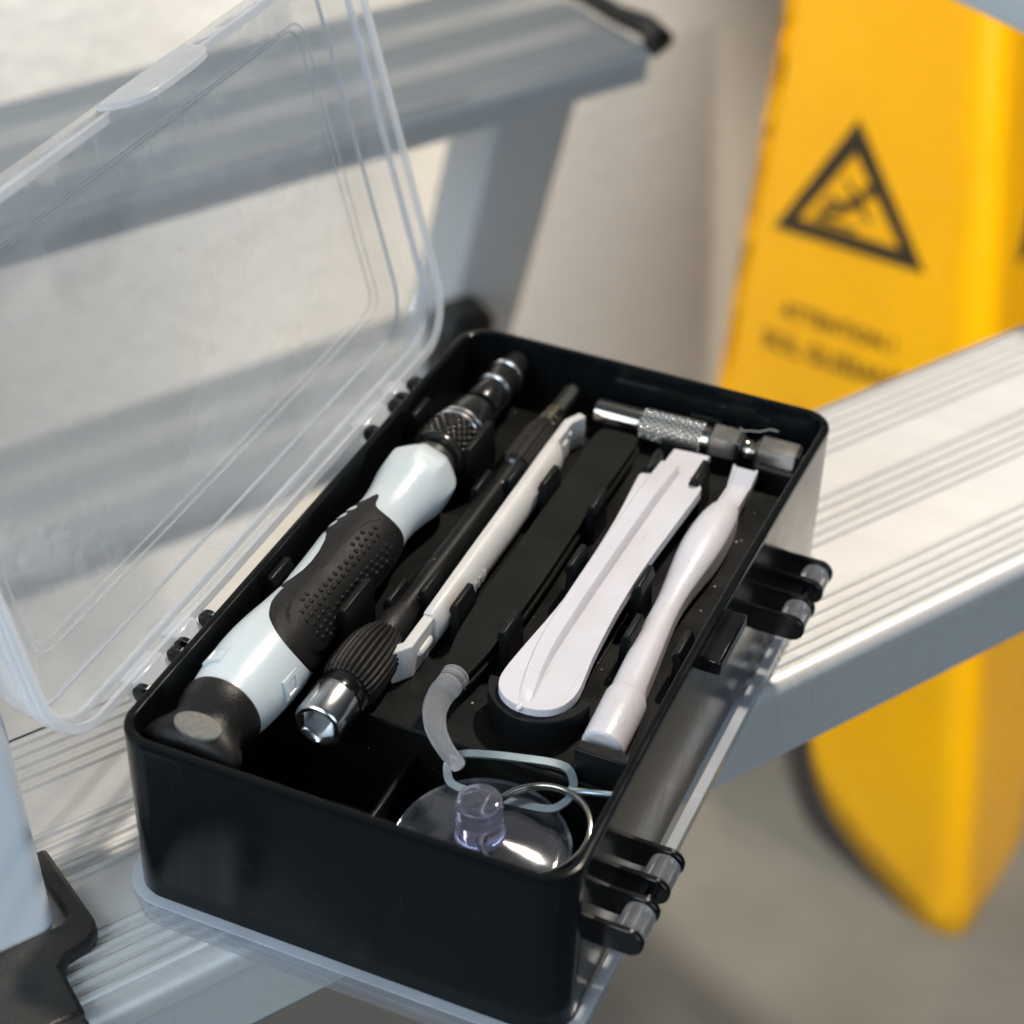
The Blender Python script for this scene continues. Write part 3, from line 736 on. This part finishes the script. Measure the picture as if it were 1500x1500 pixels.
# --- SIM eject pin
mb = MB()
outer = [(59.9, 44.8, 24.6), (58.6, 42.2, 24.8), (59.6, 39.0, 24.8), (62.0, 37.2, 24.9), (68, 37.4, 25.0), (77.0, 36.6, 25.6), (84.6, 36.8, 26.6), (87.3, 38.4, 27.6), (88.3, 40.6, 28.8), (87.4, 43.6, 29.8), (84.8, 45.8, 30.4), (80.0, 46.0, 30.4), (70, 45.4, 29.8), (62.8, 44.6, 27.6)]
out = [(59.4, 39.6, 25.2), (62.2, 35.6, 25.2), (67.0, 34.9, 25.3), (74.5, 35.3, 25.6), (84.0, 35.4, 26.8), (87.2, 36.8, 27.8), (88.6, 39.6, 29.2), (87.4, 43.0, 30.7), (83.6, 45.2, 31.0), (74, 43.2, 31.0), (66, 41.6, 30.2), (61.8, 41.4, 28.6), (59.8, 41.0, 26.8)]
m_ = len(out); P3 = [Vector(p) for p in out]; cl = []
for i in range(m_):
    a, b, c_, d = P3[i - 1], P3[i], P3[(i + 1) % m_], P3[(i + 2) % m_]
    for k in range(6):
        t = k / 6; cl.append(.5 * ((2 * b) + (c_ - a) * t + (2 * a - 5 * b + 4 * c_ - d) * t * t + (3 * b - a - 3 * c_ + d) * t ** 3))
n = len(cl); loops = []
for i, p in enumerate(cl):
    t = (cl[(i + 1) % n] - cl[i - 1]).normalized(); up = Vector((-.15, -.28, .95)); s_ = t.cross(up).normalized(); u_ = s_.cross(t).normalized()
    loops.append([p + s_ * .9 + u_ * .35, p - s_ * .9 + u_ * .35, p - s_ * .9 - u_ * .35, p + s_ * .9 - u_ * .35])
loops.append(loops[0]); mb.loft(loops, True, False, False)
mb.tube([(88.0, 39.8, 29.3), (90.2, 40.4, 29.9), (92, 40.7, 30.3), (98.6, 41.6, 31.4), (99.4, 41.7, 31.5)], [1.5, 1.0, .75, .7, .3], 12)
pin = obj('eject_pin', mb, 'pin', None, 40); tag(pin, 'flat pale steel eject pin with an oval loop behind the knob', 'eject pin')
# --- a thread of lint on the bit holder
mb = MB(); mb.tube(curve_pts([(80.2, 174, 38.2), (81.6, 172.6, 38.6), (83.4, 173.6, 38.4), (85.6, 172.8, 39.3), (87.2, 173.8, 39.6), (88.6, 173.2, 40.6), (90.6, 173.6, 40.3)], 5), .11, 6)
ln = obj('lint_thread', mb, 'lint'); tag(ln, 'fine grey lint thread caught on the hex end of the nickel bit holder', 'lint')

# ------------------------------------------------------------------ the ladder
TH = rad(58.7); UU = Vector((cos(TH), sin(TH), 0)); NN = Vector((-UU.y, UU.x, 0))
def SP(a, o, z): return UU * a + NN * o + Vector((0, 0, z))
lad = thing('step_ladder', 'double sided aluminium step ladder with ribbed treads and black corner brackets', 'step ladder', tuple(SP(190, 190, -640)))
def step(o0, width, ztop, u0, u1, flip=False, name='step', dep=28):
    """extruded tread: ribbed top, rounded nose, lip and fascia on both long sides"""
    prof = []
    def top(o):
        z = 0.
        for c in (1.2, 4.6, 8.2, 12.0, 16.0, 34.6, 38.2, 42.0, 46.2, 50.2, 66.8, 70.6, 74.6, 78.4, 82.0):
            d = abs(o - c)
            if d < .8: z = max(z, .75 * min(1., (0.8 - d) / .25))
            elif d < 1.3: z = min(z, -.25)
        return z
    # nose
    for k in range(7):
        a = rad(180 - 90 * k / 6); prof.append((-1.0 + 4 * cos(a), -4 + 4 * sin(a)))
    x = 0.
    while x <= width - 2:
        prof.append((x, top(x))); x += .2
    for k in range(7):
        a = rad(90 - 90 * k / 6); prof.append((width - 3.0 + 4 * cos(a), -4 + 4 * sin(a)))
    e = width + 1.0
    prof += [(e, -7), (e - 1.4, -7.6), (e - 1.4, -dep), (e - 3.4, -dep), (e - 3.4, -5), (-1.6, -5), (-1.6, -dep), (-3.6, -dep), (-3.6, -7.6), (-5.0, -7)]
    mb = MB()
    def m(o, z): return (o0 + o if not flip else o0 + width - o, ztop + z)
    mb.loft([[SP(u0, *m(a, b)) for a, b in prof], [SP(u1, *m(a, b)) for a, b in prof]])
    return obj(name, mb, 'alu', lad, 25)
step(-17, 87, -10.1, -30, 392)
step(306, 90, -10.1, -30, 386, True, dep=15)
step(368, 88, -206, -60, 372, True, dep=15)
step(238, 90, 198, -30, 392, True)  # unseen upper tread, added to shade the far tread below
def rail(pts, du, do, name='rail'):
    mb = MB(); loops = []
    for a, o, z in pts:
        loops.append([SP(a + x, o + y, z) for x, y in rrect(-du / 2, du / 2, -do / 2, do / 2, 4., 5)])
    mb.loft(loops); return obj(name, mb, 'alu_leg' if name == 'leg' else 'alu_rail', lad, 40)
rail([(-38, 26.5, -7), (-38, 26.5 + .22 * 700, 700)], 45, 47)
rail([(-38, 15.0, -14), (-38, 26.5 - .3 * 620, -640)], 45, 47)
rail([(366, 358, -16), (366, 358 + .31 * 626, -642)], 43, 34, 'leg')
rail([(-40, 358, -16), (-40, 358 + .31 * 626, -642)], 43, 34, 'leg')
rail([(405, 26.5, -14), (405, 26.5 - .3 * 620, -640)], 25, 47)
# side brace near the top, running front to back
mb = MB(); loops = [[SP(404 + x, o, 80 + z) for x, z in rrect(-9, 9, -19, 19, 3., 4)] for o in (0, 420)]
mb.loft(loops); obj('side_brace', mb, 'alu_rail', lad, 40)
# black corner bracket at the near tread's left end
def bracket(fm, name='corner_bracket'):
    mb = MB()
    poly = [(-8.2, 26), (-8.2, 0.5), (-9.2, -3.4), (-12.5, -5.6), (-17.8, -6.4), (-20.2, -8.6), (-21.2, -22.5), (-33, -22.5), (-44, -22.5), (-44, 3.0), (-15, 3.0), (-12.6, 4.4), (-12.6, 26)]
    mb.prism(poly, lambda a, o: fm(a, o, -9.6), lambda a, o: fm(a, o, -5.6))
    mb.prism([(-44, -26.2), (-21.6, -26.2), (-21.6, -21.2), (-44, -21.2)], lambda a, o: fm(a, o, -40), lambda a, o: fm(a, o, -6.0))
    return obj(name, mb, 'bracket', lad, 30, 1.3, 3)
bracket(SP)
mb = MB()
mb.loft([[SP(341 + x, 376 + y, z) for x, y in rrect(-15 * k, 15 * k, -11 * k, 11 * k, 6 * k, 5)] for z, k in ((-192, .8), (-188, 1.), (-160, 1.), (-154, .7))])
obj('corner_bracket', mb, 'bracket', lad, 40)
# end trim of the far tread
mb = MB()
mb.tube([SP(386, 304, -9), SP(392, 306, -8), SP(394, 318, -7), SP(391, 334, -7), SP(392, 356, -7), SP(392, 396, -7)], [4.5, 5.5, 5., 4.2, 4.2, 4.2], 14)
obj('end_trim', mb, 'bracket', lad)

# ------------------------------------------------------------------ wet floor sign
F = Vector((125.7, 654.1, -640)); R1 = Vector((58.3, 731.5, -220)); hd_ = Vector((-.93, .37, 0)).normalized()
ey = (R1 - F).normalized(); nA = hd_.cross(ey).normalized(); ex = ey.cross(nA).normalized()
if ex.dot(hd_) < 0: ex = -ex
if nA.y > 0: nA = -nA
def SA(x, y, h=0.): return F + ex * x + ey * y + nA * h
hB = Vector((.13, .99, 0)).normalized(); exB = (hB - ey * hB.dot(ey)).normalized(); nB = ey.cross(exB).normalized()
if nB.dot(Vector((1, -1, 0))) < 0: nB = -nB
def SB(x, y, h=0.): return F + exB * x + ey * y + nB * h
sg = thing('floor_sign', 'yellow plastic wet floor warning cone with slipping figure triangle', 'floor sign', tuple(F))
RF = 26.                                   # rounding of the fold between the faces
def SR(t, y, h=0.):
    """a point of the folded sheet: t < 0 on the first face, t > 0 on the second"""
    if t <= -RF: return SA(-t, y, h)
    if t >= RF: return SB(t, y, h)
    k = (t + RF) / (2 * RF); a, c, b = SA(RF, y, h), SA(0, y, h), SB(RF, y, h)
    return a * (1 - k) ** 2 + c * (2 * k * (1 - k)) + b * k * k
def lower(e_, h_):
    h = Vector((h_.dot(e_), h_.dot(ey))).normalized(); v = Vector((-h.y, h.x))
    if v.y < 0: v = -v
    lw_ = lambda y: 186.3 + .216 * (334.8 - y)           # the far edge of the face
    y = 53.
    for _ in range(12): y = lw_(y) * h.y / h.x
    pf = Vector((lw_(y), y))
    leg = [(0, 4), (5, 1), (10, -5), (15, -8.), (20, -6), (26, -.5), (33.4, 6), (46, 14.5), (60, 24.2), (72, 32), (81.7, 40.7), (92, 49), (101, 58.5), (109, 72), (115, 88.7), (119, 120), (122, 180), (123.5, 260), (124.5, 320)]
    far = []
    for a, b in leg[2:-1]:
        p = Vector((a * (1 - .62 * smoothstep(b / 45.)), b)); q = pf - h * p.dot(h) + v * p.dot(v)
        if q.y < 330 and q.x > 136: far.append((q.x, q.y))
    far.sort()
    return leg + [(127, 322), (134, 323)] + far, lw_
lowA, edgeA = lower(ex, hd_); lowB, edgeB = lower(exB, hB)
lowB = [(0, 3), (6, -3), (14, -8), (30, -10), (60, -11), (90, -10), (108, -5), (118, 8), (121, 40), (122, 90)] + [p for p in lowB if p[0] > 122.5]
cols = [(-x, y, edgeA) for x, y in lowA[::-1]] + [(x, y, edgeB) for x, y in lowB[1:]]
cols2 = []
for a, b in zip(cols, cols[1:]):
    m_ = max(1, int(abs(b[0] - a[0]) / 3))
    for k in range(m_): cols2.append((a[0] + (b[0] - a[0]) * k / m_, a[1] + (b[1] - a[1]) * k / m_))
cols2.append(cols[-1][:2])
mb = MB(); loops = []; NR = 24
for t, y0 in cols2:
    lp = []
    for k in range(NR + 1):
        y = y0 + (640 - y0) * k / NR
        e = edgeA(y) if t < 0 else edgeB(y)
        lp.append(SR(max(-e, min(e, t)), y))
    loops.append(lp)
mb.loft(loops, False, False, False)
body = obj('cone_body', mb, 'yellow', sg, 50)
so = body.modifiers.new('thick', 'SOLIDIFY'); so.thickness = .0035; so.offset = -1. if body.data.polygons[NR // 2].normal.dot(nA if cols2[0][0] < 0 else nB) > 0 else 1.
def sym(SX_):
    r_ = Vector((-1, -.088)).normalized(); u_ = Vector((-r_.y * -1, 1)); u_ = Vector((.088 * -1, 1)).normalized()
    u_ = Vector((-r_.y, r_.x)); u_ = -u_ if u_.y < 0 else u_
    o_ = Vector((92., 463.0))
    def q(a, b, h): p = o_ + r_ * a + u_ * b; return SX_(p.x, p.y, h)
    mb = MB()
    to, ti = [(0, 49), (-53, -27), (53, -27)], [(0, 29.5), (-35.5, -17.5), (35.5, -17.5)]
    def lo(t, h):
        l = []
        for i in range(3):
            a, b = Vector(t[i]), Vector(t[(i + 1) % 3])
            for k in range(6): p = a.lerp(b, k / 6); l.append(q(p.x, p.y, h))
        return l
    mb.loft([lo(to, .15), lo(to, .5), lo(ti, .5), lo(ti, .15), lo(to, .15)], True, False, False)
    def stroke(pts, w):
        P_ = [Vector(p) for p in pts]; a_, b_ = [], []
        for i, p in enumerate(P_):
            t = (P_[min(i + 1, len(P_) - 1)] - P_[max(i - 1, 0)]).normalized(); nn_ = Vector((-t.y, t.x)) * w / 2
            a_.append(p + nn_); b_.append(p - nn_)
        mb.prism([tuple(p) for p in a_ + b_[::-1]], lambda x, y: q(x, y, .15), lambda x, y: q(x, y, .5))
    hd = [(11 + 3.8 * cos(2 * PI * k / 20), 9.5 + 3.8 * sin(2 * PI * k / 20)) for k in range(20)]
    mb.prism(hd, lambda x, y: q(x, y, .15), lambda x, y: q(x, y, .5))
    stroke([(8, 4.5), (1, 0), (-6, -4)], 6.2); stroke([(-6, -3.5), (-13, 0), (-19, -6)], 4.0); stroke([(-5, -5), (-12, -9), (-22, -11)], 4.0)
    stroke([(6, 5), (-1, 8), (-5, 13)], 3.0); stroke([(7, 3), (9, -4), (14, -7)], 3.0); stroke([(-26, -14.5), (6, -14.5)], 2.0)
    obj('pictogram', mb, 'ink', sg, 0)
    for txt, wd, oy, ox in (('ATTENTION !', 98., 383.5, 100.5), ('SOL GLISSANT', 128., 361.5, 104)):
        def fm(x, y, d, oy=oy, ox=ox):
            p = Vector((ox, oy)) + r_ * x + u_ * y; return SX_(p.x, p.y, .15 + d)
        text_mesh(txt, wd / (len(txt) * .665), fm, .35, 'lettering', 'ink', sg, .012)
sym(SA); sym(SB)

# ------------------------------------------------------------------ room surfaces
mb = MB(); mb.box((0, 0, -690), (6000, 6000, 100)); fl_ = obj('floor', mb, 'floor', None, 0)
tag(fl_, 'grey brown smooth floor under the ladder and the yellow sign', 'floor', 'structure')
mb = MB()
loops = [[SP(a, o, z) for a, o in ((-2500, 640), (3000, 640), (3000, 740), (-2500, 740))] for z in (-642, 1800)]
mb.loft(loops); wl = obj('wall', mb, 'wall', None, 0)
tag(wl, 'white rough stucco wall behind the ladder', 'wall', 'structure')

# ------------------------------------------------------------------ light
w = bpy.data.worlds.new('World'); sc.world = w; w.use_nodes = True
nt = w.node_tree; nt.nodes.clear()
wo = nt.nodes.new('ShaderNodeOutputWorld'); bg = nt.nodes.new('ShaderNodeBackground')
tc = nt.nodes.new('ShaderNodeTexCoord')
def dotn(v, scale, off):
    d = nt.nodes.new('ShaderNodeVectorMath'); d.operation = 'DOT_PRODUCT'; nt.links.new(tc.outputs['Generated'], d.inputs[0]); d.inputs[1].default_value = v
    m = nt.nodes.new('ShaderNodeMapRange'); nt.links.new(d.outputs['Value'], m.inputs[0])
    m.inputs[1].default_value = scale; m.inputs[2].default_value = off; m.interpolation_type = 'SMOOTHSTEP'; return m.outputs[0]
def mixc(fac, a, b):
    m = nt.nodes.new('ShaderNodeMix'); m.data_type = 'RGBA'; nt.links.new(fac, m.inputs[0])
    for k, v in ((6, a), (7, b)):
        if isinstance(v, tuple): m.inputs[k].default_value = (*v, 1)
        else: nt.links.new(v, m.inputs[k])
    return m.outputs[2]
up_f = dotn((0, 0, 1), .1, .85); win_f = dotn((.15, -.98, .1), .35, .95)
c = mixc(up_f, (.15, .155, .16), (.62, .70, .78))
c = mixc(win_f, c, (.45, .60, .75))
nt.links.new(c, bg.inputs[0]); bg.inputs[1].default_value = .12
nt.links.new(bg.outputs[0], wo.inputs[0])

def area(name, loc, target, size, energy, col, size_y=None):
    l = bpy.data.lights.new(name, 'AREA'); l.energy = energy; l.color = col; l.size = size
    if size_y: l.shape = 'RECTANGLE'; l.size_y = size_y
    o = bpy.data.objects.new(name, l); COL.objects.link(o)
    o.location = Vector(loc) * S
    o.rotation_euler = (Vector(target) - Vector(loc)).to_track_quat('-Z', 'Y').to_euler(); return o
def spot(name, loc, target, half, blend, radius, energy, col):
    l = bpy.data.lights.new(name, 'SPOT'); l.energy = energy; l.color = col; l.spot_size = rad(2 * half); l.spot_blend = blend; l.shadow_soft_size = radius
    o = bpy.data.objects.new(name, l); COL.objects.link(o); o.location = Vector(loc) * S
    o.rotation_euler = (Vector(target) - Vector(loc)).to_track_quat('-Z', 'Y').to_euler(); return o
spot('ceiling_spotlight', (300, 890, 1380), (105, 150, 0), 12.0, .35, .05, 104, (1., .885, .76))
for uu, en, col in ((170, 50, (1., .98, .95)), (310, 95, (1., .98, .95)), (450, 100, (1., .94, .86)), (590, 78, (1., .91, .81)), (730, 16, (1., .89, .77))):
    spot('wall_fill', tuple(SP(uu, 470, 800)), tuple(SP(uu, 640, -150)), 9.5, .8, .06, en, col)  # added unseen lamps that brighten the wall and spare the treads
spot('sign_fill', tuple(SP(300, 150, 1500)), (75, 715, -215), 8.5, .4, .06, 205, (1., .88, .70))  # added lamp, brightens only the sign's first face
spot('sign_fill', (1500, 500, 1000), (130, 730, -260), 9.0, .4, .05, 75, (1., .88, .70))  # added lamp to brighten the sign's turned face
area('cool_fill', (-350, -950, 600), (60, 700, -250), .9, 12.5, (.76, .89, 1.))  # cool daylight from a window behind the camera on the left
area('cool_fill', (900, -700, 350), (0, 50, -100), .8, 5.2, (.70, .85, 1.))  # added cool fill to brighten the near rail, not a window

# ------------------------------------------------------------------ camera
cd = bpy.data.cameras.new('camera'); cam = bpy.data.objects.new('camera', cd); COL.objects.link(cam)
cam.location = Vector((196.804, -254.891, 338.306)) * S
cam.rotation_euler = Euler((.928487, -.02198, .41428), 'XYZ')
cd.sensor_width = 36; cd.lens = 72.0; cd.clip_start = .02; cd.clip_end = 60
cd.dof.use_dof = True; cd.dof.focus_distance = .460; cd.dof.aperture_fstop = 11.
sc.camera = cam
sc.render.engine = 'CYCLES'
sc.cycles.transparent_max_bounces = 32; sc.cycles.max_bounces = 14; sc.cycles.transmission_bounces = 14; sc.cycles.glossy_bounces = 6
sc.cycles.use_denoising = True
sc.view_settings.view_transform = 'Standard'; sc.view_settings.look = 'None'
sc.view_settings.exposure = .12; sc.view_settings.gamma = 1.; sc.view_settings.use_curve_mapping = False
